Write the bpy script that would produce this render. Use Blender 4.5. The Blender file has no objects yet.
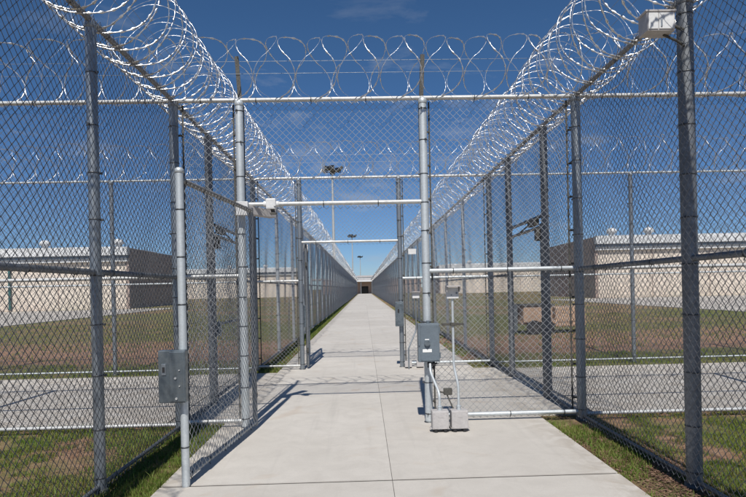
import bpy, bmesh, math, random
import numpy as np
from mathutils import Vector, Matrix
random.seed(7); rng = np.random.default_rng(7)
S = bpy.context.scene
COL = S.collection
R = math.radians
XL, XR, Y1, Y2, H = -2.07, 2.43, 6.60, 11.25, 3.66

# ------------------------------------------------------------------ materials
def nodes(m): return m.node_tree.nodes, m.node_tree.links
def base_mat(name, col, rough=.6, metal=0.0, spec=.5):
    m = bpy.data.materials.new(name); m.use_nodes = True
    b = m.node_tree.nodes['Principled BSDF']
    b.inputs['Base Color'].default_value = (*col, 1); b.inputs['Roughness'].default_value = rough
    b.inputs['Metallic'].default_value = metal; b.inputs['Specular IOR Level'].default_value = spec
    return m, b
def noise(nt, scale, detail=4, rough=.55, vec=None, dist=0.0):
    n = nt.nodes.new('ShaderNodeTexNoise'); n.inputs['Scale'].default_value = scale
    n.inputs['Detail'].default_value = detail; n.inputs['Roughness'].default_value = rough
    n.inputs['Distortion'].default_value = dist
    if vec is not None: nt.links.new(vec, n.inputs['Vector'])
    return n.outputs['Fac']
def ramp(nt, fac, stops):
    r = nt.nodes.new('ShaderNodeValToRGB'); e = r.color_ramp.elements
    while len(e) < len(stops): e.new(.5)
    for i, (p, c) in enumerate(stops): e[i].position = p; e[i].color = (*c, 1)
    nt.links.new(fac, r.inputs['Fac']); return r.outputs['Color']
def mapr(nt, fac, a, b, c=0., d=1.):
    r = nt.nodes.new('ShaderNodeMapRange'); nt.links.new(fac, r.inputs['Value'])
    for k, v in zip(('From Min', 'From Max', 'To Min', 'To Max'), (a, b, c, d)): r.inputs[k].default_value = v
    return r.outputs['Result']
def mixc(nt, f, a, b, mode='MIX'):
    m = nt.nodes.new('ShaderNodeMix'); m.data_type = 'RGBA'; m.blend_type = mode
    for s, v in ((m.inputs['Factor'], f), (m.inputs['A'], a), (m.inputs['B'], b)):
        if isinstance(v, bpy.types.NodeSocket): nt.links.new(v, s)
        elif isinstance(v, (int, float)): s.default_value = v
        else: s.default_value = (*v, 1)
    return m.outputs['Result']
def mth(nt, op, a, b=0.):
    m = nt.nodes.new('ShaderNodeMath'); m.operation = op
    for s, v in ((m.inputs[0], a), (m.inputs[1], b)):
        if isinstance(v, bpy.types.NodeSocket): nt.links.new(v, s)
        else: s.default_value = v
    return m.outputs[0]
def geo(nt, what='Position'): return nt.nodes.new('ShaderNodeNewGeometry').outputs[what]
def objv(nt): return nt.nodes.new('ShaderNodeTexCoord').outputs['Object']
def bump(nt, b, h, s=.3, d=.01):
    n = nt.nodes.new('ShaderNodeBump'); n.inputs['Strength'].default_value = s; n.inputs['Distance'].default_value = d
    nt.links.new(h, n.inputs['Height']); nt.links.new(n.outputs['Normal'], b.inputs['Normal'])

def galv(name, c1, c2, rough=.42, metal=.75, scale=28):
    m, b = base_mat(name, c1, rough, metal); nt = m.node_tree
    v = geo(nt)
    f = noise(nt, scale, 4, .6, v); f2 = noise(nt, 2.2, 3, .5, v)
    c = mixc(nt, mapr(nt, f, .35, .65), c1, c2)
    vz = nt.nodes.new('ShaderNodeTexVoronoi'); vz.inputs['Scale'].default_value = 75; nt.links.new(v, vz.inputs['Vector'])
    sv = nt.nodes.new('ShaderNodeSeparateColor'); nt.links.new(vz.outputs['Color'], sv.inputs[0])
    c = mixc(nt, mapr(nt, sv.outputs[0], .3, 1, 0, .30), c, (c1[0]*.62, c1[1]*.62, c1[2]*.63))
    c = mixc(nt, mapr(nt, f2, .45, .75, 0, .45), c, (c1[0]*.55, c1[1]*.55, c1[2]*.55))
    nt.links.new(c, b.inputs['Base Color'])
    nt.links.new(mapr(nt, f, .3, .7, rough-.08, rough+.14), b.inputs['Roughness'])
    return m
M = {}
M['galv'] = galv('galvanised_steel', (.36, .395, .42), (.27, .30, .33))
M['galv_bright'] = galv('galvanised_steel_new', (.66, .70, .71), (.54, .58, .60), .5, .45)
M['galv_dark'] = galv('galvanised_steel_dull', (.25, .265, .28), (.17, .18, .19), .5, .6)
M['rail'] = galv('rail_steel', (.66, .66, .64), (.52, .53, .52), .5, .4)
M['rail_dark'] = galv('rail_steel_dull', (.36, .35, .33), (.17, .16, .15), .6, .3, 45)
M['wire'] = galv('chain_link_wire', (.24, .24, .245), (.18, .18, .185), .5, .5, 9)
M['wire_bright'] = galv('chain_link_wire_new', (.62, .63, .63), (.48, .49, .50), .45, .55, 9)
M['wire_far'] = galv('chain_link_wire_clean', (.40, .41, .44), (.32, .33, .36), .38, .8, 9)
M['razor'] = galv('razor_ribbon', (.86, .87, .88), (.74, .75, .76), .30, .8, 14)
M['arm'] = galv('weathered_angle_steel', (.115, .11, .095), (.075, .072, .065), .7, .3, 60)
M['band'], _ = base_mat('tie_band', (.09, .095, .10), .5, .6)
M['boxblue'] = galv('blue_grey_painted_box', (.17, .205, .235), (.145, .18, .21), .42, .15, 12)
M['boxgalv'] = galv('galvanised_box', (.27, .31, .335), (.14, .17, .19), .34, .7, 14)
M['ltgrey'] = galv('light_grey_enclosure', (.50, .475, .46), (.44, .42, .41), .55, .0, 20)
M['white'] = galv('white_painted_metal', (.74, .74, .73), (.66, .66, .65), .45, .0, 12)
M['black'], _ = base_mat('black_rubber', (.02, .02, .022), .7)
M['label'], _ = base_mat('label_white', (.8, .8, .78), .5)
M['glass'], _ = base_mat('dark_glass', (.015, .018, .02), .12)
M['cart'] = galv('tan_painted_panel', (.58, .40, .27), (.48, .33, .22), .6, 0, 9)

def concrete():
    m, b = base_mat('concrete', (.5, .48, .45), .85); nt = m.node_tree; v = geo(nt)
    big = noise(nt, .55, 5, .6, v); mid = noise(nt, 4.5, 6, .65, v, .6); fine = noise(nt, 160, 3, .6, v)
    c = mixc(nt, mapr(nt, big, .3, .7), (.55, .515, .46), (.67, .63, .57))
    c = mixc(nt, mapr(nt, mid, .42, .74, 0, .42), c, (.42, .385, .34))
    c = mixc(nt, mapr(nt, fine, .35, .75, 0, .30), c, (.36, .34, .31))
    mp = nt.nodes.new('ShaderNodeMapping'); mp.inputs['Scale'].default_value = (1.2, 60, 1); nt.links.new(v, mp.inputs['Vector'])
    br = noise(nt, 3, 3, .6, mp.outputs['Vector'])
    c = mixc(nt, mapr(nt, br, .4, .7, 0, .12), c, (.40, .38, .35))
    # rusty spots
    sp = noise(nt, 1.3, 2, .5, v, 1.5)
    c = mixc(nt, mapr(nt, sp, .62, .76, 0, .45), c, (.46, .35, .25))
    sep = nt.nodes.new('ShaderNodeSeparateXYZ'); nt.links.new(v, sep.inputs[0])
    ed = mth(nt, 'ABSOLUTE', mth(nt, 'SUBTRACT', sep.outputs['X'], .185))
    edf = mth(nt, 'MULTIPLY', mapr(nt, ed, 1.45, 1.80), mapr(nt, mid, .38, .62))
    c = mixc(nt, mth(nt, 'MULTIPLY', edf, .55), c, (.33, .27, .20))
    mp2 = nt.nodes.new('ShaderNodeMapping'); mp2.inputs['Scale'].default_value = (5.5, .22, 1); nt.links.new(v, mp2.inputs['Vector'])
    tr = noise(nt, 1.0, 4, .6, mp2.outputs['Vector'], .2)
    c = mixc(nt, mapr(nt, tr, .55, .72, 0, .28), c, (.36, .34, .31))
    at = nt.nodes.new('ShaderNodeAttribute'); at.attribute_name = 'slab'; 
    c = mixc(nt, mapr(nt, at.outputs['Fac'], 0, 1, 0, .35), c, (.42, .385, .34))
    nt.links.new(c, b.inputs['Base Color'])
    h = mth(nt, 'ADD', mth(nt, 'MULTIPLY', fine, .5), mth(nt, 'MULTIPLY', br, .6))
    bump(nt, b, h, .35, .004); return m
M['concrete'] = concrete()
M['joint'], _ = base_mat('joint_filler', (.05, .045, .04), .95)

def ground_mat():
    m, b = base_mat('soil_and_grass', (.1, .1, .05), .95, 0, .1); nt = m.node_tree; v = geo(nt)
    n1 = noise(nt, .9, 6, .62, v, .4); n2 = noise(nt, 7, 6, .7, v); n3 = noise(nt, 55, 4, .7, v); n0 = noise(nt, .13, 4, .6, v)
    green = mixc(nt, mapr(nt, n2, .3, .7), (.125, .15, .045), (.33, .28, .13))
    green = mixc(nt, mapr(nt, n3, .35, .7, 0, .55), green, (.08, .09, .032))
    dirt = mixc(nt, mapr(nt, n2, .35, .65), (.36, .19, .115), (.50, .33, .225))
    dirt = mixc(nt, mapr(nt, n3, .4, .7, 0, .8), dirt, (.15, .09, .06))
    sep = nt.nodes.new('ShaderNodeSeparateXYZ'); nt.links.new(v, sep.inputs[0])
    y = mth(nt, 'ADD', sep.outputs['Y'], mth(nt, 'MULTIPLY', mth(nt, 'SUBTRACT', n1, .5), 5.0))
    y = mth(nt, 'ADD', y, mth(nt, 'MULTIPLY', mth(nt, 'ABSOLUTE', sep.outputs['X']), -.16))
    band = mth(nt, 'MULTIPLY', mapr(nt, y, 11.6, 12.4), mapr(nt, y, 17.0, 18.6, 1, 0))
    patch = mth(nt, 'MAXIMUM', mapr(nt, n1, .58, .70, 0, .8), mth(nt, 'MULTIPLY', mapr(nt, n1, .42, .54, 0, .9), mapr(nt, sep.outputs['Y'], 7, 7.5, 1, 0)))
    far = mth(nt, 'MULTIPLY', mapr(nt, n0, .46, .60, 0, .75), mapr(nt, sep.outputs['Y'], 16, 24))
    f = mth(nt, 'MAXIMUM', mth(nt, 'MAXIMUM', band, patch), far)
    c = mixc(nt, f, green, dirt); nt.links.new(c, b.inputs['Base Color'])
    bump(nt, b, mth(nt, 'ADD', mth(nt, 'MULTIPLY', n2, 1.), mth(nt, 'MULTIPLY', n3, .5)), .9, .05)
    return m
M['ground'] = ground_mat()
def grass_mat():
    m, b = base_mat('grass_blades', (.07, .1, .02), .6, 0, .25); nt = m.node_tree; v = geo(nt)
    n1 = noise(nt, 3, 4, .6, v); n2 = noise(nt, 40, 2, .5, v)
    c = mixc(nt, mapr(nt, n1, .35, .65), (.08, .155, .018), (.165, .20, .04))
    c = mixc(nt, mapr(nt, n2, .5, .7, 0, .8), c, (.24, .19, .085))
    nt.links.new(c, b.inputs['Base Color']); return m
M['grass'] = grass_mat()
def litter_mat():
    m, b = base_mat('dead_leaves', (.15, .08, .05), .85); nt = m.node_tree
    c = ramp(nt, noise(nt, 30, 2, .5, geo(nt)), [(.3, (.10, .055, .035)), (.55, (.21, .115, .075)), (.7, (.30, .21, .14))])
    nt.links.new(c, b.inputs['Base Color']); return m
M['litter'] = litter_mat()
def wall_mat(name, a, b_, seam=True):
    m, b = base_mat(name, a, .85); nt = m.node_tree; v = geo(nt)
    c = mixc(nt, mapr(nt, noise(nt, .25, 5, .6, v), .3, .7), a, b_)
    mp = nt.nodes.new('ShaderNodeMapping'); mp.inputs['Scale'].default_value = (1.5, 1.5, .12); nt.links.new(v, mp.inputs['Vector'])
    c = mixc(nt, mapr(nt, noise(nt, 1, 4, .6, mp.outputs['Vector']), .5, .75, 0, .3), c, (a[0]*.7, a[1]*.68, a[2]*.64))
    nt.links.new(c, b.inputs['Base Color']); return m
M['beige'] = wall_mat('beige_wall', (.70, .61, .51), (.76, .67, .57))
M['brown'] = wall_mat('brown_and_shaded_wall', (.38, .295, .25), (.44, .345, .30))  # brown for entrance and joints; on block end walls it carries painted shade
M['roofw'] = wall_mat('white_roof_metal', (.70, .71, .71), (.62, .63, .63))
M['eave_shade'], _ = base_mat('blue_grey_eave_shade', (.10, .14, .19), .6)  # shade under the roof edge, put into a blue-grey colour
M['teal'], _ = base_mat('teal_downpipe', (.04, .13, .13), .5)

# ------------------------------------------------------------------ mesh helper
class MB:
    def __init__(s): s.v = []; s.f = []; s.m = []; s.sm = []
    def add(s, vs, fs, mi=0, smooth=False):
        o = len(s.v); s.v += [tuple(p) for p in vs]
        for f in fs: s.f.append([i+o for i in f]); s.m.append(mi); s.sm.append(smooth)
    def box(s, c, d, mi=0, rot=None, bev=0.0):
        bm = bmesh.new(); bmesh.ops.create_cube(bm, size=1)
        bmesh.ops.scale(bm, vec=d, verts=bm.verts)
        if bev > 0: bmesh.ops.bevel(bm, geom=bm.edges[:], offset=bev, segments=2, affect='EDGES', profile=.6)
        M4 = Matrix.Translation(c) @ (rot.to_4x4() if rot is not None else Matrix())
        bm.verts.ensure_lookup_table()
        s.add([M4 @ v.co for v in bm.verts], [[v.index for v in f.verts] for f in bm.faces], mi); bm.free()
    def tube(s, pts, r, n=12, mi=0, caps=True, radii=None):
        pts = [Vector(p) for p in pts]; rings = []; up = None
        for i, p in enumerate(pts):
            t = (pts[min(i+1, len(pts)-1)] - pts[max(i-1, 0)]).normalized()
            if up is None: up = t.orthogonal().normalized()
            up = (up - t*up.dot(t)).normalized(); w = t.cross(up); rr = radii[i] if radii else r
            rings.append([p + (up*math.cos(a)+w*math.sin(a))*rr for a in [2*math.pi*k/n for k in range(n)]])
        vs = [q for g in rings for q in g]
        fs = [[i*n+k, i*n+(k+1) % n, (i+1)*n+(k+1) % n, (i+1)*n+k] for i in range(len(pts)-1) for k in range(n)]
        s.add(vs, fs, mi, True)
        if caps:
            s.add(rings[0], [list(range(n))[::-1]], mi); s.add(rings[-1], [list(range(n))], mi)
    def lathe(s, c, prof, n=16, mi=0):
        vs = [(c[0]+r*math.cos(2*math.pi*k/n), c[1]+r*math.sin(2*math.pi*k/n), c[2]+z) for r, z in prof for k in range(n)]
        fs = [[i*n+k, i*n+(k+1) % n, (i+1)*n+(k+1) % n, (i+1)*n+k] for i in range(len(prof)-1) for k in range(n)]
        s.add(vs, fs, mi, True)
    def mesh(s, name, mats):
        me = bpy.data.meshes.new(name); me.from_pydata(s.v, [], s.f)
        for m in (mats if isinstance(mats, (list, tuple)) else [mats]): me.materials.append(m)
        me.polygons.foreach_set('material_index', s.m); me.polygons.foreach_set('use_smooth', s.sm); me.update()
        return me
def link(name, me, parent=None, loc=(0, 0, 0), rz=0):
    o = bpy.data.objects.new(name, me); COL.objects.link(o); o.parent = parent; o.location = loc; o.rotation_euler = (0, 0, rz); return o
def build(mb, name, mats, parent=None, loc=(0, 0, 0), rz=0): return link(name, mb.mesh(name, mats), parent, loc, rz)
def tag(o, label, cat, group=None, kind=None):
    o['label'] = label; o['category'] = cat
    if group: o['group'] = group
    if kind: o['kind'] = kind
    return o
def thing(name, label, cat, loc=(0, 0, 0), rz=0, group=None): return tag(link(name, None, None, loc, rz), label, cat, group)
def struct(o): o['kind'] = 'structure'; return o
def npmesh(name, V, F, mat, smooth=False):
    me = bpy.data.meshes.new(name); k = F.shape[1]
    me.vertices.add(len(V)); me.vertices.foreach_set('co', V.astype(np.float32).ravel())
    me.loops.add(F.size); me.loops.foreach_set('vertex_index', F.astype(np.int32).ravel())
    me.polygons.add(len(F)); me.polygons.foreach_set('loop_start', (np.arange(len(F))*k).astype(np.int32))
    me.polygons.foreach_set('loop_total', np.full(len(F), k, np.int32))
    if smooth: me.polygons.foreach_set('use_smooth', np.ones(len(F), bool))
    me.materials.append(mat); me.update(calc_edges=True); return me

# ------------------------------------------------------------------ chain link fabric (true woven zigzag wires)
D = .039
_fab = {}
def fabric_mesh(w, h, mat='wire', r=.0023):
    key = (round(w, 2), round(h, 2), mat, r)
    if key in _fab: return _fab[key]
    nw = max(2, int(round(w/D))); nz = max(2, int(round(h/D))); dx = w/nw; dz = h/nz
    k = np.arange(nw)[:, None]; j = np.arange(nz+1)[None, :]
    odd = (j + k) % 2
    x = k*dx + odd*dx*1.0 + (odd*2-1)*.0012
    y = np.where(odd == 1, .0016, -.0016) + 0*x
    z = j*dz + 0*x
    env = np.sin(np.pi*np.clip(x/w, 0, 1))*np.sin(np.pi*z/h)
    y = y + env*(.020*np.sin(x*2.3+z*1.1+w*5)+.012*np.sin(x*5.1-z*2.7))
    x = x + env*.010*np.sin(z*3.1+x*1.7); z = z + env*.008*np.sin(x*4.3+z*1.3)
    a = np.array([.5, .5+2/3, .5+4/3])*math.pi
    ox = np.cos(a)*r*1.35; oy = np.sin(a)*r
    V = np.stack([x[..., None]+ox, y[..., None]+oy, z[..., None]+0*ox], -1)     # nw, nz+1, 3, 3
    idx = np.arange(nw*(nz+1)*3).reshape(nw, nz+1, 3)
    F = []
    for q in range(3):
        q2 = (q+1) % 3
        F.append(np.stack([idx[:, :-1, q], idx[:, :-1, q2], idx[:, 1:, q2], idx[:, 1:, q]], -1).reshape(-1, 4))
    me = npmesh('fence_fabric', V.reshape(-1, 3), np.concatenate(F), M[mat])
    _fab[key] = me; return me

# ------------------------------------------------------------------ razor wire coil along local x
_coil = {}
def coil_mesh(L, near=True, seed=0, p=.2, rad=.385, amp=.47):
    key = (round(L, 2), near, seed, p, rad, amp)
    if key in _coil: return _coil[key]
    n = max(2, int(round(L/p/2))*2); p = L/n
    rs = np.random.default_rng(seed+11)
    total = n*2*math.pi
    seg = 6
    nb = int(n*2*math.pi*rad/(.085 if near else .13))
    th0 = np.linspace(0, total, nb*seg+1)
    i = np.arange(len(th0)) % seg
    hw = np.where(i == 2, .0115, np.where(i == 3, .0105, .0052)) if near else np.where(i == 2, .009, .0062)
    th = th0.copy()
    loopn = th/(2*math.pi)
    fx = np.clip(np.minimum(loopn, n-loopn), 0, 1)
    ph = rs.uniform(0, 6, 6)
    wob = np.sin(loopn*1.7+ph[0])*.5 + np.sin(loopn*.61+ph[1])*.5
    wob2 = np.sin(loopn*1.13+ph[2])*.5 + np.sin(loopn*.43+ph[3])*.5
    rr = rad*(1 + (.04 if near else .11)*wob*fx)
    s = np.sin(2.5*th + .5)
    ax = p*loopn + p*amp*np.sign(s)*np.abs(s)**.8*fx + .02*np.sin(th+ph[4])*wob2*fx
    P = np.stack([ax, rr*np.sin(th)+.018*wob2*fx, rr*np.cos(th)+.012*wob*fx - .01], -1)
    T = np.gradient(P, axis=0); T /= np.linalg.norm(T, axis=1)[:, None]
    rd = np.stack([0*th, np.sin(th), np.cos(th)], -1)
    W = rd*.72 + np.array([1, 0, 0])*.69; W -= T*np.sum(W*T, 1)[:, None]; W /= np.linalg.norm(W, axis=1)[:, None]
    N = np.cross(T, W)
    t = .0016
    V = np.stack([P-W*hw[:, None], P-N*t, P+W*hw[:, None], P+N*t], 1)
    m = len(th); idx = np.arange(m*4).reshape(m, 4)
    F = [np.stack([idx[:-1, q], idx[:-1, (q+1) % 4], idx[1:, (q+1) % 4], idx[1:, q]], -1) for q in range(4)]
    me = npmesh('razor_ribbon', V.reshape(-1, 3), np.concatenate(F), M['razor'])
    _coil[key] = me; return me
def coil(label, A, B, sections, near=True, seed=0, z=H, p=.2, rad=.345, amp=.47, up=.335):
    A = Vector((*A, 0)); B = Vector((*B, 0)); L = (B-A).length; rz = math.atan2(B.y-A.y, B.x-A.x)
    t = thing('razor_wire_coil', label, 'razor wire', (A.x, A.y, z+up), rz, 'razor wire coils on the fence tops')
    sl = L/sections
    for k in range(sections):
        o = link('coil_section', coil_mesh(sl, near, seed+(k*7 % 5) if not near else seed+k, p, rad, amp), t, (k*sl, 0, 0))
    w = MB(); w.tube([(0, .012, .10), (L, .012, .10)], .0022, 5); w.tube([(0, -.012, -.045), (L, -.012, -.045)], .0022, 5)
    build(w, 'support_wire', M['galv'], t)
    return t

# ------------------------------------------------------------------ fence parts
_post = {}
def post_mesh(r, h, mat='galv', band=.38, cap=True):
    key = (r, h, mat)
    if key in _post: return _post[key]
    m = MB(); rb = random.Random(int(r*1e4)+int(h*100)+len(mat))
    m.tube([(0, 0, 0), (0, 0, h)], r, 20, 0, False)
    m.lathe((0, 0, .0), [(r+.016, .0), (r+.013, .034), (r+.0005, .040)], 20, 1)
    m.lathe((0, 0, h), [(r+.002, -.045), (r+.006, -.04), (r+.006, -.005), (r*.85, .018), (r*.45, .034), (0.001, .04)] if cap else [(r, 0), (.001, .003)], 20, 0)
    z = .12
    while z < h-.08:
        m.lathe((0, 0, z), [(r+.0003, 0), (r+.0035, .001), (r+.0035, .010), (r+.0003, .011)], 20, 1)
        aa = rb.choice((-1.9, -1.2, -.4, 2.2, 3.0)); m.box(((r+.010)*math.cos(aa), (r+.010)*math.sin(aa), z+.005), (.026, .014, .018), 1, Matrix.Rotation(aa, 3, 'Z'), .002)
        z += band*rb.uniform(.82, 1.15)
    me = m.mesh('post', [M[mat], M['band']]); _post[key] = me; return me
def tube_obj(name, p0, p1, r, mat, parent, ties=0, n=12):
    m = MB(); m.tube([p0, p1], r, n)
    if ties:
        a, b = Vector(p0), Vector(p1); L = (b-a).length; d = (b-a)/L; q = ties*.5
        while q < L:
            c = a+d*q; m.tube([c-d*.005, c+d*.005], r+.004, n, 1); 
            m.tube([c+Vector((0, 0, -r*.6)), c+Vector((0, .014, -r-.022))], .004, 5, 1)
            q += ties
    return build(m, name, [M[mat], M['band']], parent)

def fence(label, A, B, posts, bays, rails, side=1, postmat='galv', wire='wire', r=.045, railmat='rail', arms=(), ph=H-.02, name='chain_link_fence', wr=.0025, bars=False):
    """A->B local x; posts=[(x, radius, mat)]; bays=[(x0,x1,z0,z1)]; rails=[(name,x0,x1,z,radius,mat)]"""
    A = Vector((*A, 0)); B = Vector((*B, 0)); rz = math.atan2(B.y-A.y, B.x-A.x)
    t = thing(name, label, 'fence', A, rz, 'tall chain link fences')
    for x, pr, pm in posts: link('post', post_mesh(pr, ph, pm), t, (x, 0, 0))
    for x0, x1, z0, z1 in bays:
        off = side*(r+.012)
        link('fence_fabric', fabric_mesh(x1-x0, z1-z0, wire, wr), t, (x0, off, z0))
    if bars:
        for x0, x1, z0, z1 in bays:
            for xx, sg in ((x0+.035, -1), (x1-.035, 1)):
                m = MB(); m.box((xx, off, (z0+z1)/2), (.018, .006, z1-z0-.06)); z = z0+.2
                while z < z1-.1:
                    m.box((xx+sg*.03, off-side*.006, z), (.075, .004, .024)); m.tube([(xx+sg*.005, off-.02, z), (xx+sg*.005, off+.02, z)], .006, 6); z += .38
                build(m, 'tension_bar', M['arm'], t)
    for nm, x0, x1, z, rr, mt in rails: tube_obj(nm, (x0, 0, z), (x1, 0, z), rr, mt, t, .61 if (x1-x0) < 12 else 1.2)
    for x, lean in arms:
        m = MB(); rot = Matrix.Rotation(lean, 3, 'Y')
        m.box(Vector((0, 0, .24)), (.045, .006, .54), 0, rot); m.box(Vector((-.02, .022, .24)), (.006, .045, .54), 0, rot)
        build(m, 'support_arm', M['arm'], t, (x, 0, H-.02))
    return t

def std_rails(L, x0=0, base=True, mid=True, railmat='rail', rr=.024, side_mid=None):
    o = [('top_rail', x0, L, H, rr, railmat)]
    if mid: o.append(('middle_rail', x0, L, 1.71, rr*.85, side_mid or railmat))
    if base: o.append(('bottom_rail', x0, L, .075, rr*.85, railmat))
    return o

# --- side fences, near
y0 = -1.5
fence('near left corridor fence with dull posts running back from the first gate', (XL, y0), (XL, Y1),
      [(0, .045, 'galv'), (3.05, .045, 'galv'), (4.62-y0, .042, 'galv')],
      [(0, 3.05, .05, H), (3.05, 6.12, .05, H), (6.12, 8.08, .05, H)],
      [('top_rail', 0, 8.1, H, .024, 'rail_dark'), ('middle_rail', 0, 8.1, 1.71, .024, 'galv_dark'), ('bottom_rail', 0, 8.1, .06, .017, 'galv_dark')], side=-1)
fence('near right corridor fence held by one thick dark post beside the white box', (XR, y0), (XR, Y1),
      [(0, .05, 'galv'), (2.8, .05, 'galv'), (4.33-y0, .057, 'galv_dark')],
      [(0, 2.8, .05, H), (2.8, 5.83, .05, H), (5.83, 8.08, .05, H)],
      [('top_rail', 0, 8.1, H, .024, 'rail_dark'), ('middle_rail', 0, 8.1, 1.71, .024, 'galv_dark'), ('bottom_rail', 0, 8.1, .06, .017, 'galv_dark')], side=1, r=.062)
# --- between the two gates
GH = 2.47
for X, a, b, side, word in ((XL, 8.05, 9.90, -1, 'left'), (XR, 7.80, 9.73, 1, 'right')):
    L = Y2-Y1
    fence('%s side fence between the first and second cross gates, with a side gate opening' % word, (X, Y1), (X, Y2),
          [(a-Y1, .05, 'galv_dark'), (b-Y1, .05, 'galv_dark')],
          [(0.05, a-Y1, .05, H), (a-Y1, b-Y1, GH, H), (b-Y1, L-.05, .05, H)],
          [('top_rail', 0, L, H, .024, 'rail_dark'), ('middle_rail', 0, a-Y1, 1.71, .02, 'galv_dark'), ('middle_rail', b-Y1, L, 1.71, .02, 'galv_dark'),
           ('gate_header', a-Y1, b-Y1, GH, .024, 'galv_dark'), ('bottom_rail', 0, a-Y1, .06, .022, 'galv_dark'), ('bottom_rail', b-Y1, L, .06, .022, 'galv_dark')], side=side)
# --- long side fences
NB = 52; BAY = 3.0
for X, side, word in ((XL, -1, 'left'), (XR, 1, 'right')):
    fence('long %s corridor fence receding from the second gate to the far entrance' % word, (X, Y2), (X, Y2+NB*BAY),
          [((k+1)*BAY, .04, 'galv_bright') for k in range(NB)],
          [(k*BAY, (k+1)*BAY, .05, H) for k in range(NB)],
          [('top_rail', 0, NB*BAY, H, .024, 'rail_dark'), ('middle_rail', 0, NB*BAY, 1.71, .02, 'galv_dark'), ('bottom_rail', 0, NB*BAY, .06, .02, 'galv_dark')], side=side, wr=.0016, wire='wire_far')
# --- cross fences with the gate openings
def cross(Y, gl, gr, label, word, pm, hz, base):
    L = XR-XL; a = gl-XL; b = gr-XL
    rails = [('top_rail', 0, L, H, .024, 'rail'), ('gate_header', a, b, hz, .024, 'rail'),
             ('middle_rail', 0, a, 1.71, .021, 'rail'), ('middle_rail', b, L, 1.72, .024, 'galv_bright'),
             ('bottom_rail', 0, a, base, .021, 'rail'), ('bottom_rail', b, L, base, .024, 'galv_bright')]
    return fence(label, (XL, Y), (XR, Y), [(0, .05, 'galv'), (a, .044, pm), (b, .044, pm), (L, .052, 'galv')],
          [(0.05, a-.04, .05, H), (a, b, hz-.06, H), (b+.04, L-.05, .05, H)], rails, side=1, wire='wire_bright',
          arms=((a, -.06), (b, .05)) if word == 'first' else (), name='gate_fence', bars=True)
cross(Y1, -1.345, .70, 'near cross fence of bright posts framing the first gate opening', 'first', 'galv_bright', 2.50, .10)
cross(Y2, -1.20, .70, 'far cross fence framing the second gate opening deeper in the corridor', 'second', 'galv', 2.44, .10)
# --- fences running out sideways
def lateral(label, X, sgn, Y, posts, L, far):
    # local x must run left to right so the fabric side stays behind the posts
    if sgn < 0: A, B = (X-L, Y), (X, Y); ps = [L-p for p in posts]
    else: A, B = (X, Y), (X+L, Y); ps = list(posts)
    es = sorted([0, L]+ps); out = [p for p in es if not (sgn < 0 and p == L) and not (sgn > 0 and p == 0)]
    fence(label, A, B, [(p, .038, 'galv') for p in out], [(es[i], es[i+1], .05, H) for i in range(len(es)-1)],
          std_rails(L, rr=.019 if far else .024, railmat='galv_bright' if far else 'rail'), side=1)
lateral('cross fence running left off the first gate with white top rail', XL, -1, Y1, [3.05], 6.1, False)
lateral('cross fence running right off the first gate with white bottom rail', XR, 1, Y1, [3.05], 6.1, False)
lateral('further cross fence running left off the second gate', XL, -1, Y2, [2.65, 5.7, 8.7], 11.7, True)
lateral('further cross fence running right off the second gate', XR, 1, Y2, [2.75, 5.8, 8.8], 11.8, True)

# --- razor wire
coil('razor wire coil on the near left corridor fence, sweeping over the corner', (XL, y0), (XL, Y1), 3, True, 1, p=.178, rad=.42, amp=.34, up=.40)
coil('razor wire coil on the near right corridor fence beside the white box', (XR, y0), (XR, Y1), 3, True, 21, p=.178, rad=.42, amp=.34, up=.40)
coil('razor wire coil on the left fence between the first and second gates', (XL, Y1), (XL, Y2), 2, True, 41, p=.178, rad=.42, amp=.34, up=.40)
coil('razor wire coil on the right fence between the first and second gates', (XR, Y1), (XR, Y2), 2, True, 61, p=.178, rad=.42, amp=.34, up=.40)
coil('long razor wire coil receding along the left fence past the second gate', (XL, Y2), (XL, Y2+NB*BAY), NB, False, 81, p=.25, rad=.42, amp=.24, up=.40)
coil('long razor wire coil receding along the right fence past the second gate', (XR, Y2), (XR, Y2+NB*BAY), NB, False, 86, p=.25, rad=.42, amp=.24, up=.40)
coil('razor wire coil above the first gate, seen against the open sky', (XL, Y1), (XR, Y1), 1, True, 90, p=.215)
coil('razor wire coil above the second gate, seen through the first fence', (XL, Y2), (XR, Y2), 1, True, 91, p=.215)
coil('razor wire coil on the cross fence left of the first gate', (XL-6.1, Y1), (XL, Y1), 2, True, 101, p=.215)
coil('razor wire coil on the cross fence right of the first gate', (XR, Y1), (XR+6.1, Y1), 2, True, 111, p=.215)
coil('razor wire coil on the cross fence left of the second gate', (XL-11.7, Y2), (XL, Y2), 4, False, 121, p=.215)
coil('razor wire coil on the cross fence right of the second gate', (XR, Y2), (XR+11.8, Y2), 4, False, 131, p=.215)

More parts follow.
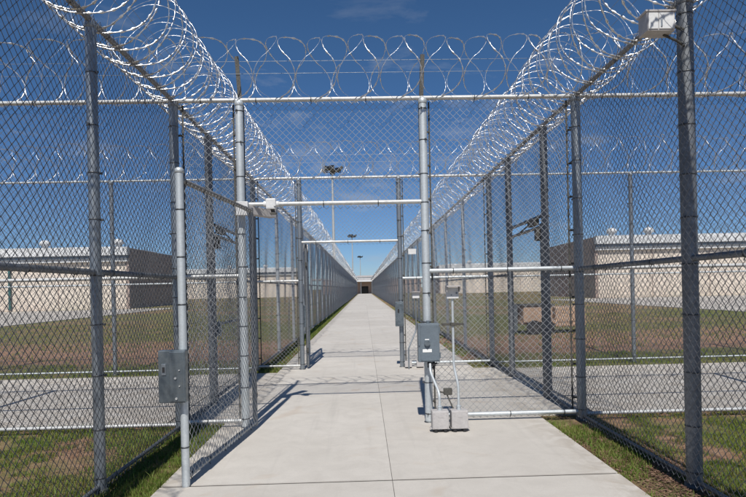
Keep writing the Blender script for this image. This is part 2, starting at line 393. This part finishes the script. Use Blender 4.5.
# ------------------------------------------------------------------ gates
def gate(label, hinge, free, h, wire, framemat, stile_r, mid=None, freeh=None, freemat=None):
    A = Vector((*hinge, 0)); B = Vector((*free, 0)); L = (B-A).length; rz = math.atan2(B.y-A.y, B.x-A.x)
    t = thing('swing_gate', label, 'gate', (A.x, A.y, .03), rz, 'chain link swing gates')
    tube_obj('hinge_stile', (0, 0, 0.03), (0, 0, h), .026, 'galv_dark', t)
    m = MB(); fr = stile_r; fh = (freeh or h)
    m.tube([(L, 0, .0), (L, 0, fh)], fr, 20, 0, False); m.lathe((L, 0, fh), [(fr, -.03), (fr+.004, -.028), (fr+.004, 0), (fr*.6, .014), (.001, .018)], 20)
    z = .3
    while z < fh-.1: m.lathe((L, 0, z), [(fr, 0), (fr+.003, .001), (fr+.003, .01), (fr, .011)], 20, 1); z += .37
    build(m, 'free_stile', [M[freemat or framemat], M['band']], t)
    tube_obj('top_rail', (0, 0, h-.03), (L, 0, h-.03), .022, 'rail_dark', t, .4)
    tube_obj('bottom_rail', (0, 0, .07), (L, 0, .07), .022, framemat, t, .4)
    if mid: tube_obj('middle_rail', (0, 0, mid), (L, 0, mid), .02, 'galv_dark', t)
    link('gate_fabric', fabric_mesh(L-.04, h-.1, wire), t, (.02, .03, .06))
    for zz in (.35, h-.4):
        m = MB(); m.box((-.035, 0, zz), (.09, .02, .05), 0, None, .004); m.tube([(-.02, 0, zz-.05), (-.02, 0, zz+.05)], .014, 10)
        build(m, 'hinge', M['arm'], t)
    return t, L
g1, L1 = gate('open gate leaf swung toward the viewer with a steel lock box on its pipe', (-1.225, 6.52), (-1.42, 4.64), 2.42, 'wire_bright', 'galv', .031, None, 2.47, 'galv_bright')
# lock box on the free stile, facing the viewer: local frame so the box faces -Y world
rzw = -g1.rotation_euler.z
m = MB(); m.box((0, 0, 0), (.205, .075, .40), 0, None, .006)
m.box((.040, -.041, 0), (.115, .012, .38), 0, None, .005)
m.tube([(.03, -.049, -.01), (.03, -.056, -.01)], .009, 10, 1); m.tube([(.035, -.049, -.165), (.035, -.056, -.165)], .009, 10, 1)
m.tube([(.06, -.049, .05), (.06, -.056, .05)], .005, 8, 1); m.tube([(.06, -.049, -.07), (.06, -.056, -.07)], .005, 8, 1)
lb = build(m, 'lock_box', [M['boxgalv'], M['rail']], g1, (L1, 0, 0), 0); lb.rotation_euler = (0, 0, rzw)
off = Matrix.Rotation(rzw, 3, 'Z') @ Vector((-.055, -.075, 0)); lb.location = (L1+off.x, off.y, .87)
m = MB(); m.box((-.06, -.040, .055), (.034, .008, .085), 0, None, .002); m.box((-.06, -.045, .055), (.018, .006, .04), 1)
kh = build(m, 'key_slot', [M['galv'], M['black']], lb)
g2, L2 = gate('second gate leaf standing open, edge on beyond the second gate post', (-1.10, Y2+.08), (-1.26, Y2+2.02), 2.38, 'wire', 'galv', .03)
m = MB(); m.box((.12, 0, 2.32), (.09, .09, .12), 0, None, .004); build(m, 'latch_box', M['white'], g2)
m = MB(); m.box((.05, .05, 1.0), (.1, .06, .42), 0, None, .004); build(m, 'lock_box', M['boxgalv'], g2)
for X, a, b, sx, word in ((XL, 8.05, 9.90, 1, 'left'), (XR, 7.80, 9.73, -1, 'right')):
    g, L = gate('closed side gate in the %s fence of the pen between the cross gates' % word, (X+sx*.02, b-.09), (X+sx*.02, a+.09), 2.32, 'wire', 'galv_dark', .026, 1.05 if word == 'left' else None)
    m = MB(); m.box((L-.22, sx*.05, 2.36), (.34, .07, .09), 0, None, .006); m.tube([(L-.4, sx*.05, 2.36), (L-1.0, sx*.03, 2.30)], .012, 8)
    m.box((L-.02, sx*.05, 2.18), (.08, .07, .16), 0, None, .006)
    build(m, 'closer_arm', M['arm'], g)
    if word == 'left':
      m = MB(); m.box((L-.02, sx*.05, 1.0), (.07, .06, .20), 0, None, .006); build(m, 'lock_box', M['boxgalv'], g)

# ------------------------------------------------------------------ equipment near first gate
# gate closer channel at the head of the left gate post
t = thing('gate_operator', 'pale grey channel box at the left end of the first gate header', 'gate operator', (-1.31, Y1-.11, 2.44))
m = MB(); m.box((0, 0, 0), (.13, .07, .15), 0, None, .005); build(m, 'end_plate', M['white'], t)
m = MB(); rot = Matrix.Rotation(R(-32), 3, 'Z'); m.box(Vector((.14, .25, -.01)), (.10, .46, .09), 0, rot, .004); build(m, 'channel', M['ltgrey'], t)
t = thing('header_clamp', 'small bright clamp housing midway along the left of the first header', 'clamp', (-1.01, Y1, 2.50))
m = MB(); m.box((0, -.01, 0), (.11, .085, .12), 0, None, .014); m.tube([(-.085, 0, 0), (.085, 0, 0)], .035, 14); m.tube([(.045, -.05, -.02), (.045, -.065, -.02)], .012, 8)
build(m, 'housing', M['white'], t)
m = MB(); m.tube([(.01, 0, -.05), (.02, 0, -.10)], .022, 12); m.box((.02, 0, -.105), (.07, .05, .02), 0, None, .004); build(m, 'roller', M['arm'], t)
# control box on right gate post
t = thing('control_box', 'blue grey control box with knob and white label on the right gate post', 'control box', (.695, Y1-.115, .72))
m = MB(); m.box((0, 0, .21), (.235, .11, .42), 0, None, .006); m.box((.012, -.059, .21), (.205, .010, .395), 0, None, .004); 
for hz in (.07, .35): m.tube([(.122, -.052, hz-.03), (.122, -.052, hz+.03)], .007, 8)
m.box((-.108, -.068, .21), (.012, .012, .05), 0, None, .002); m.tube([(0, .0, .42), (0, 0, .45)], .02, 10)
for sx in (-.08, .09):
    for sz in (.03, .39): m.tube([(sx, -.064, sz), (sx, -.068, sz)], .006, 8)
build(m, 'housing', M['boxblue'], t)
m = MB(); m.tube([(-.02, -.064, .205), (-.02, -.085, .205)], .032, 18, 0); m.tube([(-.02, -.085, .205), (-.02, -.092, .205)], .027, 18, 0)
m.box((-.02, -.098, .205), (.012, .014, .05), 0, None, .002); build(m, 'knob', M['boxgalv'], t)
m = MB(); m.box((-.02, -.0655, .125), (.10, .003, .034)); m.box((-.02, -.0655, .247), (.045, .003, .012)); build(m, 'label_plate', M['label'], t)
m = MB()
m.tube([(.0, .02, 0), (.0, .02, -.07)], .013, 8); m.box((.03, -.01, -.03), (.09, .05, .035), 0, None, .006); m.tube([(.05, .0, 0), (.055, 0, -.09)], .012, 8)
m.tube([(.055, -.005, -.03), (.09, -.005, -.02)], .01, 8)
build(m, 'cable_gland', M['black'], t)
m = MB(); m.box((-.015, .075, .06), (.18, .02, .03)); m.box((-.015, .075, .36), (.18, .02, .03)); build(m, 'mounting_strap', M['arm'], t)
# ground boxes
def tubebend(m, pts, r, n=12, mi=0):
    # round the corners
    P = [Vector(p) for p in pts]; out = [P[0]]
    for i in range(1, len(P)-1):
        a, b, c = P[i-1], P[i], P[i+1]; d = min(.05, (a-b).length/2, (c-b).length/2)
        p0 = b+(a-b).normalized()*d; p1 = b+(c-b).normalized()*d
        for k in range(5):
            u = k/4; out.append(p0*(1-u)**2+b*2*u*(1-u)+p1*u*u)
    out.append(P[-1]); m.tube(out, r, n, mi)
def ground_box(label, x, extra=False):
    t = thing('junction_box', label, 'junction box', (x, 6.16, .03), 0, 'grey junction boxes standing on the walkway')
    m = MB(); m.box((0, 0, .125), (.175, .13, .19), 0, None, .008); m.box((0, -.069, .125), (.165, .010, .18), 0, None, .004)
    m.box((0, 0, .034), (.215, .09, .004)); m.box((.0, -.0755, .165), (.06, .002, .025), 0, None, .0005)
    for sx in (-.07, .07):
        for sz in (.05, .2): m.tube([(sx, -.074, sz), (sx, -.078, sz)], .005, 8)
    build(m, 'housing', M['ltgrey'], t)
    for sx in (-.05, .05):
        for sy in (-.045, .045):
            m = MB(); m.tube([(sx, sy, 0), (sx, sy, .032)], .022, 12); build(m, 'foot', M['black'], t)
    m = MB(); m.tube([(0, 0, .219), (0, 0, .25)], .022, 12); m.tube([(0, 0, .25), (0, 0, .262)], .028, 6); build(m, 'hub_fitting', M['galv_bright'], t)
    return t
ground_box('square grey box on the slab touching the right gate post', .765)
ground_box('square grey box on the slab under the intercom pipe', .965)
m = MB(); tubebend(m, [(.765, 6.16, .29), (.765, 6.16, .42), (.70, 6.40, .62), (.705, 6.44, .70)], .014)
tag(build(m, 'conduit', M['galv_bright']), 'short bent conduit from the box beside the post up to the control box', 'conduit')
m = MB(); m.box((0, 0, 0), (.09, .05, .07), 0, None, .006); m.tube([(-.01, 0, -.03), (.06, -.06, -.21)], .007, 8); m.tube([(-.045, 0, -.01), (-.1, .02, .0)], .009, 8)
tag(build(m, 'cable_connector', M['arm'], None, (.87, 6.28, .42)), 'small black connector and cable between the post and the intercom pipe', 'connector')
# intercom
t = thing('intercom_stand', 'white hooded intercom on a thin bent pipe right of the gate post', 'intercom', (.965, 6.16, .28))
m = MB(); tubebend(m, [(0, 0, .01), (0, 0, .22), (-.035, .05, .42), (-.035, .05, 1.13)], .0135); build(m, 'pipe', M['galv_bright'], t)
m = MB(); m.box((-.035, .05, 1.19), (.125, .07, .115), 0, None, .005); build(m, 'intercom_housing', M['white'], t)
m = MB(); m.box((-.035, .0, 1.262), (.145, .14, .012), 0, None, .003); m.box((-.104, .015, 1.23), (.006, .11, .055)); m.box((.034, .015, 1.23), (.006, .11, .055)); build(m, 'hood', M['ltgrey'], t)
m = MB(); m.tube([(.005, .014, 1.19), (.005, .006, 1.19)], .010, 10); m.tube([(-.05, .014, 1.17), (-.05, .010, 1.17)], .006, 10); build(m, 'call_button', M['boxgalv'], t)
m = MB(); m.box((-.035, .075, .86), (.235, .03, .024), 0, None, .003); m.box((-.035, .05, .86), (.05, .05, .04), 0, None, .004); build(m, 'bracket', M['arm'], t)
# white equipment box high on the right near post
t = thing('equipment_box', 'white equipment box mounted high on the thick right post', 'equipment box', (2.13, 4.16, 3.31))
t.scale = (.98, .66, 1.08)
m = MB(); m.box((0, 0, .06), (.205, .20, .125), 0, None, .006); m.box((0, 0, .127), (.225, .22, .012), 0, None, .003); build(m, 'housing', M['ltgrey'], t)
m = MB(); m.box((-.058, -.104, .06), (.07, .010, .105), 0, None, .003); m.box((.038, -.104, .06), (.11, .010, .105), 0, None, .003); build(m, 'cover_plate', M['white'], t)
m = MB(); m.box((.0, -.112, .045), (.012, .01, .05), 0, None, .003); build(m, 'latch', M['galv'], t)
m = MB(); m.tube([(.05, .0, -.005), (.16, .05, -.03), (.28, .20, -.03)], .010, 8); m.tube([(.10, .05, .08), (.28, .20, .08)], .012, 8); build(m, 'mounting_strap', M['arm'], t)
# ------------------------------------------------------------------ equipment near the second gate
t = thing('lock_channel', 'steel lock channel on the right post of the second gate', 'gate lock', (.66, Y2-.10, .80))
m = MB(); m.box((0, 0, .24), (.16, .09, .46), 0, None, .006); m.box((0, -.05, .24), (.10, .012, .40), 0, None, .004); build(m, 'housing', M['boxgalv'], t)
m = MB(); m.box((-.02, -.058, .30), (.03, .01, .07)); build(m, 'key_slot', M['black'], t)
t = thing('intercom_stand', 'small white intercom on a bent pipe behind the second gate', 'intercom', (.80, Y2-.35, .03))
m = MB(); tubebend(m, [(0, 0, 0), (0, 0, .38), (.16, .1, .72), (.16, .1, 1.30)], .014); build(m, 'pipe', M['galv'], t)
m = MB(); m.box((.16, .08, 1.36), (.13, .07, .11), 0, None, .006); build(m, 'intercom_housing', M['white'], t)
m = MB(); m.box((.16, .05, 1.425), (.15, .12, .012)); build(m, 'hood', M['ltgrey'], t)
for bx, by in ((.0, .0), (.20, .02)):
    pass
for bx, lab in ((.80, 'left small grey junction box at the foot of the second gate'), (1.02, 'right small grey junction box at the foot of the second gate')):
    tt = thing('junction_box', lab, 'junction box', (bx, Y2-.20, .03), 0, 'junction boxes at the second gate')
    m = MB(); m.box((0, 0, .075), (.13, .10, .11), 0, None, .006); build(m, 'housing', M['ltgrey'], tt)
    m = MB(); m.box((0, 0, .012), (.10, .08, .022)); build(m, 'foot', M['black'], tt)
m = MB(); m.box((0, 0, 0), (.15, .02, .10), 0, None, .004); m.tube([(-.05, .012, 0), (-.05, .03, 0)], .005, 6); m.tube([(.05, .012, 0), (.05, .03, 0)], .005, 6)
tag(build(m, 'sign_plate', M['white'], None, (.93, Y2-.045, 2.22)), 'small blank white plate high on the mesh beside the second gate', 'sign')

# ------------------------------------------------------------------ ground, walkway
me = bpy.data.meshes.new('ground'); me.from_pydata([(-3000, -3000, 0), (3000, -3000, 0), (3000, 3000, 0), (-3000, 3000, 0)], [], [(0, 1, 2, 3)]); me.materials.append(M['ground'])
struct(link('ground', me))
TOP = .028
def slabs(name, rects):
    V = []; F = []; val = []
    mb = MB(); vals = []
    for (x0, x1, yy0, yy1) in rects:
        nv = len(mb.f)
        mb.box(((x0+x1)/2, (yy0+yy1)/2, TOP-.06), (x1-x0, yy1-yy0, .12), 0, None, 0)
        vals += [random.random()]*(len(mb.f)-nv)
    me = mb.mesh(name, M['concrete']); at = me.attributes.new('slab', 'FLOAT', 'FACE'); at.data.foreach_set('value', vals)
    return struct(link(name, me))
g = .034; WX0, WX1, XC = -1.62, 1.99, .19
rects = []; ys = [4.64+3.8*k for k in range(-3, 44)]
edges = [-6.76] + ys[1:]
for a, b in zip(ys[:-1], ys[1:]):
    # inside the pen the concrete reaches the side fences
    rects.append((WX0, XC-.002, a+g/2, b-g/2)); rects.append((XC+.002, WX1, a+g/2, b-g/2))
slabs('walkway', rects)
mid = []
for x0, x1 in ((-2.30, WX0-.004), (WX1+.004, 2.66)): mid.append((x0, x1, 6.86, 10.85))
for k in range(6):
    mid.append((-2.31-3.0*(k+1), -2.31-3.0*k-.011, 6.90, 10.85)); mid.append((2.67+3.0*k+.011, 2.67+3.0*(k+1), 6.86, 10.70))
slabs('cross_path', mid)
# soil filler below the joints
m = MB(); m.box((.185, 79, .007), (3.58, 172, .03)); struct(build(m, 'walkway_base', M['joint']))
ap = []
for k in range(8):
    for s in (-1, 1):
        for q in range(5):
            xa, xb = 18.3+6*q, 18.3+6*(q+1)-.02
            ap.append((min(s*xa, s*xb), max(s*xa, s*xb), 19+5.0*k, 24-.02+5.0*k))
slabs('building_apron', ap)

# ------------------------------------------------------------------ grass
def vnoise(x, y, s, seed):
    x = x*s; y = y*s; xi = np.floor(x).astype(int); yi = np.floor(y).astype(int); fx = x-xi; fy = y-yi
    fx = fx*fx*(3-2*fx); fy = fy*fy*(3-2*fy)
    h = lambda a, b: (np.sin(a*127.1+b*311.7+seed*17.3)*43758.5453) % 1
    return (h(xi, yi)*(1-fx)+h(xi+1, yi)*fx)*(1-fy)+(h(xi, yi+1)*(1-fx)+h(xi+1, yi+1)*fx)*fy
def blades(regs, wid, hmin, hmax):
    Vs = []; Fs = []; o = 0
    for (x0, x1, a, b, dens, thr) in regs:
        n = int((x1-x0)*(b-a)*dens)
        x = rng.uniform(x0, x1, n); y = rng.uniform(a, b, n)
        q = .6*vnoise(x, y, 2.3, 3)+.4*vnoise(x, y, 7, 5)
        keep = q > thr + rng.uniform(-.12, .12, n)
        x = x[keep]; y = y[keep]; q = q[keep]; n = len(x)
        hh = rng.uniform(hmin, hmax, n)*(.6+.8*q); az = rng.uniform(0, 6.283, n); ln = rng.uniform(.1, .8, n)*hh; la = rng.uniform(0, 6.283, n)
        dx = np.cos(az)*wid/2; dy = np.sin(az)*wid/2
        z = np.zeros(n)-.004
        mx = x+np.cos(la)*ln*.35; my = y+np.sin(la)*ln*.35
        V = np.stack([np.stack([x-dx, y-dy, z], -1), np.stack([x+dx, y+dy, z], -1),
                      np.stack([mx+dx*.7, my+dy*.7, hh*.62], -1), np.stack([mx-dx*.7, my-dy*.7, hh*.62], -1),
                      np.stack([x+np.cos(la)*ln, y+np.sin(la)*ln, hh], -1)], 1)
        i = np.arange(n)[:, None]*5+o
        Vs.append(V.reshape(-1, 3)); Fs.append(np.concatenate([i+np.array([[0, 1, 2]]), i+np.array([[0, 2, 3]]), i+np.array([[3, 2, 4]])])); o += n*5
    return np.concatenate(Vs), np.concatenate(Fs)
V, F = blades([(-6.5, -2.1, 2.6, 6.88, 7500, .50), (-2.1, -1.64, 3.0, 6.85, 6500, .33), (2.0, 2.45, 3.0, 6.8, 6500, .56), (2.45, 6.8, 2.4, 6.84, 7500, .46),
               (-1.72, -1.60, 3.0, 6.8, 3000, .5), (1.97, 2.06, 3.0, 6.8, 3000, .5)], .0055, .014, .045)
V2, F2 = blades([(-6.5, -2.1, 2.6, 6.88, 330, .62), (-2.1, -1.62, 3.0, 6.85, 700, .5), (1.98, 2.5, 3.0, 6.8, 700, .55), (2.45, 6.8, 2.4, 6.84, 330, .6)], .008, .03, .075)
F = np.concatenate([F, F2+len(V)]); V = np.concatenate([V, V2])
tag(link('grass', npmesh('grass', V, F, M['grass'])), 'short patchy green grass in front of the first cross fence', 'grass', kind='stuff')
V, F = blades([(-12, -2.1, 10.9, 13, 420, .45), (2.45, 12, 10.75, 13, 420, .45), (-20, -2.1, 16.5, 30, 110, .35), (2.45, 20, 16.0, 30, 110, .35), (-12, -2.1, 13, 16.5, 160, .62), (2.45, 12, 13, 16, 160, .62),
               (-2.07, -1.64, 10.9, 30, 900, .30), (2.0, 2.43, 10.9, 30, 700, .62), (-2.07, -1.64, 30, 60, 260, .3)], .014, .03, .075)
tag(link('far_grass', npmesh('far_grass', V, F, M['grass'])), 'thin grass and weeds beyond the second cross fence', 'grass', kind='stuff')
def litter(regs):
    Vs = []; Fs = []; o = 0
    for (x0, x1, a, b, n, s) in regs:
        x = rng.uniform(x0, x1, n); y = rng.uniform(a, b, n)
        k = vnoise(x, y, 2.0, 9) > rng.uniform(.25, .7, n); x = x[k]; y = y[k]; n = len(x)
        az = rng.uniform(0, 6.283, n); l = rng.uniform(.4, 1, n)*s; z = rng.uniform(.003, .018, n)
        ux, uy = np.cos(az)*l, np.sin(az)*l; vx, vy = -uy*.45, ux*.45; tz = rng.uniform(-.3, .5, n)*l
        V = np.stack([np.stack([x-ux, y-uy, z], -1), np.stack([x+vx, y+vy, z+tz*.6], -1), np.stack([x+ux, y+uy, z+np.abs(tz)], -1), np.stack([x-vx, y-vy, z+.004], -1)], 1)
        Vs.append(V.reshape(-1, 3)); Fs.append(np.arange(n)[:, None]*4+np.array([[0, 1, 2, 3]])+o); o += 4*n
    return np.concatenate(Vs), np.concatenate(Fs)
V, F = litter([(2.0, 2.6, 3.0, 6.8, 14000, .016), (-4.2, -1.75, 3.0, 6.6, 14000, .015), (-6.5, -2.1, 2.6, 6.9, 22000, .012), (2.4, 6.8, 2.4, 6.8, 22000, .012), (2.0, 2.45, 11, 30, 3000, .04)])
tag(link('dead_leaves', npmesh('dead_leaves', V, F, M['litter'])), 'brown dead leaves and mulch along the fence bases', 'leaf litter', kind='stuff')

# ------------------------------------------------------------------ buildings
def block(label, x0, x1, a, b, h, endx, vents, pipes=()):
    """front face at y=a; endx = x of the side wall that faces the corridor"""
    cx = (x0+x1)/2; t = thing('low_building', label, 'building', (cx, a, 0), 0, 'low prison blocks')
    X = lambda v: v-cx
    m = MB(); m.box((0, (b-a)/2, (h-1.2)/2), (x1-x0-.3, b-a-.3, h-1.2)); 
    q = x0+3
    build(m, 'wall', M['beige'], t)
    m = MB(); 
    q = x0+6.1
    while q < x1-2: m.box((X(q), .13, (h-1.3)/2), (.06, .05, h-1.3)); q += 6.1
    build(m, 'panel_joint', M['brown'], t)
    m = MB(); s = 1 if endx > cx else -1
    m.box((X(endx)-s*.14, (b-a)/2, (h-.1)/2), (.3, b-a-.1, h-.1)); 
    build(m, 'end_wall', M['brown'], t)  # beige wall on its shaded side, the shade put into a browner colour
    m = MB(); m.box((0, -.28, h-.42), (x1-x0+.2, .6, .84)); m.box((0, -.10, h-1.32), (x1-x0, .22, .32)); build(m, 'fascia', M['roofw'], t)
    m = MB(); m.box((0, -.20, h-1.00), (x1-x0, .36, .30)); build(m, 'soffit_shade', M['eave_shade'], t)  # dark strip added as the shadow below the fascia
    m = MB(); m.box((0, (b-a)/2, h-.30), (x1-x0-.7, b-a-.5, .22)); m.box((0, (b-a)/2+.5, h+.1), (x1-x0-4, b-a-6, .5)); build(m, 'roof', M['roofw'], t)
    for vx in vents:
        m = MB(); m.lathe((X(vx), 1.2, h-.2), [(.30, 0), (.30, .5), (.52, .62), (.55, .85), (.36, 1.08), (.001, 1.18)], 14); build(m, 'roof_vent', M['white'], t)
    for px in pipes:
        m = MB(); m.tube([(X(px), -.05, .1), (X(px), -.05, h-1.2)], .13, 8); build(m, 'downpipe', M['teal'], t)
    return t
block('long beige block with white roof edge beyond the left yard', -80, -24.0, 61, 77, 6.3, -24.0, (-33, -46, -25.5), (-36,))
block('long beige block with white roof edge beyond the right yard', 24.2, 80, 61, 80, 6.45, 24.2, (26.5, 30.5, 42), ())
block('distant pale block behind the left side fences', -58, -14, 132, 150, 6.4, -14, (-30, -22))
block('distant pale block behind the right side fences', 17, 62, 132, 150, 6.4, 17, (24, 33))
# far entrance at the end of the walk
t = thing('entrance_building', 'low entrance building with white canopy and dark doorway at the walk end', 'building', (0, 170, 0))
m = MB(); m.box((-4.6, 3, 1.5), (8.2, 6, 3.0)); m.box((6.35, 3, 1.5), (10.9, 6, 3.0)); m.box((.2, 3, 2.3), (1.4, 6, 1.4)); m.box((.2, 5.9, .8), (1.4, .2, 1.6)); build(m, 'wall', M['brown'], t)
m = MB(); m.box((.2, 5.2, .8), (1.38, .1, 1.6)); build(m, 'doorway', M['glass'], t)
m = MB(); m.box((1.0, -1.2, 2.75), (5.2, 2.4, .42)); build(m, 'canopy', M['roofw'], t)
m = MB(); m.box((1.0, 3.5, 3.2), (24, 7.2, .35)); m.box((2, 7, 3.8), (7, 5, .4)); build(m, 'roof', M['ltgrey'], t)
t.scale = (1.4, 1.4, 1.35)
for px in (-1.4, -.6, 1.6, 3.3):
    m = MB(); m.tube([(px, -2.2, 0), (px, -2.2, 2.55)], .09, 8); build(m, 'canopy_post', M['galv'], t)

# ------------------------------------------------------------------ light masts
def mast(x, y, h, label, first=None):
    t = thing('light_mast', label, 'floodlight mast', (x, y, 0), 0, 'floodlight masts behind the corridor')
    m = MB(); m.tube([(0, 0, 0), (0, 0, h*.33), (0, 0, h*.66), (0, 0, h)], .2, 14, 0, True, [.30, .25, .19, .13]); m.box((0, 0, .15), (.8, .8, .3), 0, None, .03)
    build(m, 'pole', M['rail'], t)
    m = MB(); m.tube([(-1.35, 0, h-.1), (1.35, 0, h-.1)], .06, 8); m.tube([(0, -1.0, h-.1), (0, 1.0, h-.1)], .06, 8); m.tube([(0, 0, h-.2), (0, 0, h+.45)], .16, 12); m.tube([(-.9, 0, h+.0), (0, 0, h+.4), (.9, 0, h+.0)], .04, 6)
    build(m, 'crossarm', M['arm'], t)
    for q, (dx, dy, az) in enumerate(((-1.35, 0, 75), (-.8, -.5, 30), (.8, -.5, -30), (1.35, 0, -75), (0, 1.0, 180), (0, -1.0, 0))):
        m = MB(); rot = Matrix.Rotation(R(az), 3, 'Z') @ Matrix.Rotation(R(-38), 3, 'X')
        m.box(Vector((dx, dy, h+.15+.3*(q%2))), (.80, .42, .75), 0, rot, .08); m.tube([(dx, dy, h-.1), (dx, dy, h+.05)], .05, 6)
        f = build(m, 'floodlight', M['arm'], t)
        m = MB(); m.box(Vector((dx, dy, h+.15+.3*(q%2))) + rot @ Vector((0, -.215, 0)), (.66, .02, .6), 0, rot); build(m, 'lens', M['glass'], f)
    return t
mast(-4.6, 93, 20.0, 'tallest looking floodlight mast, nearest above the left fence')
mast(-3.9, 213, 20.2, 'middle floodlight mast over the walk, half the size of the nearest')
mast(-1.9, 350, 20.0, 'smallest far floodlight mast just right of the middle one')

# ------------------------------------------------------------------ tan cart beyond the right fence
cy = 18.2
t = thing('utility_cart', 'low tan utility cart with black wheels on the grass past the right fence', 'cart', (5.0, cy, 0), R(6))
m = MB(); m.box((.35, .3, .62), (.95, .9, .50), 0, None, .04); m.box((1.45, .35, .52), (1.0, .8, .62), 0, None, .04); m.box((.9, .3, .36), (2.1, .7, .10), 0, None, .02); build(m, 'body', M['cart'], t)
m = MB(); m.box((.35, .3, .90), (1.05, .96, .06), 0, None, .015); build(m, 'rim', M['arm'], t)
m = MB(); m.box((-.25, .3, .50), (.16, .12, .80), 0, None, .01); build(m, 'stand_leg', M['boxblue'], t)
for wx in (.20, .62):
    m = MB(); m.tube([(wx, -.23, .22), (wx, -.08, .22)], .22, 20); w = build(m, 'wheel', M['black'], t)
    m = MB(); m.tube([(wx, -.245, .22), (wx, -.20, .22)], .06, 14); build(m, 'hub', M['arm'], w)

# ------------------------------------------------------------------ world, sun, camera
SEL, SAZ = 51.5, 4.0     # sun is behind the viewer, shadows run away and slightly right
W = bpy.data.worlds.new('World'); S.world = W; W.use_nodes = True; nt = W.node_tree; bg = nt.nodes['Background']
sky = nt.nodes.new('ShaderNodeTexSky'); sky.sky_type = 'NISHITA'; sky.sun_disc = False
sky.sun_elevation = R(SEL); sky.sun_rotation = R(180+SAZ); sky.air_density = 1.0; sky.dust_density = 0.0; sky.ozone_density = 5.0; sky.altitude = 1500
tc = nt.nodes.new('ShaderNodeTexCoord').outputs['Generated']
mp = nt.nodes.new('ShaderNodeMapping'); mp.inputs['Scale'].default_value = (3.0, 3.0, 9.0); nt.links.new(tc, mp.inputs['Vector'])
cn = noise(nt, 2.2, 7, .6, mp.outputs['Vector'], .3)
sx = nt.nodes.new('ShaderNodeSeparateXYZ'); nt.links.new(tc, sx.inputs[0])
cf = mth(nt, 'MULTIPLY', mapr(nt, cn, .57, .76, 0, .42), mapr(nt, sx.outputs['Z'], .5, .3))
hs = nt.nodes.new('ShaderNodeHueSaturation'); hs.inputs['Saturation'].default_value = 1.14; nt.links.new(sky.outputs['Color'], hs.inputs['Color'])
tint = mixc(nt, mapr(nt, sx.outputs['Z'], .0, .38), (.66, .78, 1.0), (1.0, 1.0, 1.0))
skc = mixc(nt, 1.0, hs.outputs['Color'], tint, 'MULTIPLY')
col = mixc(nt, cf, skc, (5.5, 6.0, 6.8))
nt.links.new(col, bg.inputs['Color']); bg.inputs['Strength'].default_value = .07
sd = bpy.data.lights.new('sun', 'SUN'); sd.energy = 4.1; sd.angle = R(.53); sd.color = (1, .96, .90)
so = bpy.data.objects.new('sun', sd); COL.objects.link(so)
d = Vector((math.sin(R(SAZ))*math.cos(R(SEL)), math.cos(R(SAZ))*math.cos(R(SEL)), -math.sin(R(SEL))))
so.rotation_euler = d.to_track_quat('-Z', 'Y').to_euler(); so.location = (-2, -20, 30)
cd = bpy.data.cameras.new('camera'); co = bpy.data.objects.new('camera', cd); COL.objects.link(co); S.camera = co
cd.sensor_width = 36; cd.lens = 590/746*36; cd.shift_x = -7/746; cd.shift_y = 39.5/746; cd.clip_end = 8000; cd.clip_start = .05
Rm = Matrix.Rotation(-math.atan(16/590), 4, 'Z') @ Matrix.Rotation(R(90), 4, 'X') @ Matrix.Rotation(R(-1.26), 4, 'Z')
co.matrix_world = Matrix.Translation((0, 0, 1.54)) @ Rm
vs = S.view_settings; vs.view_transform = 'Standard'; vs.look = 'None'; vs.gamma = 1; vs.exposure = .12; vs.use_curve_mapping = False
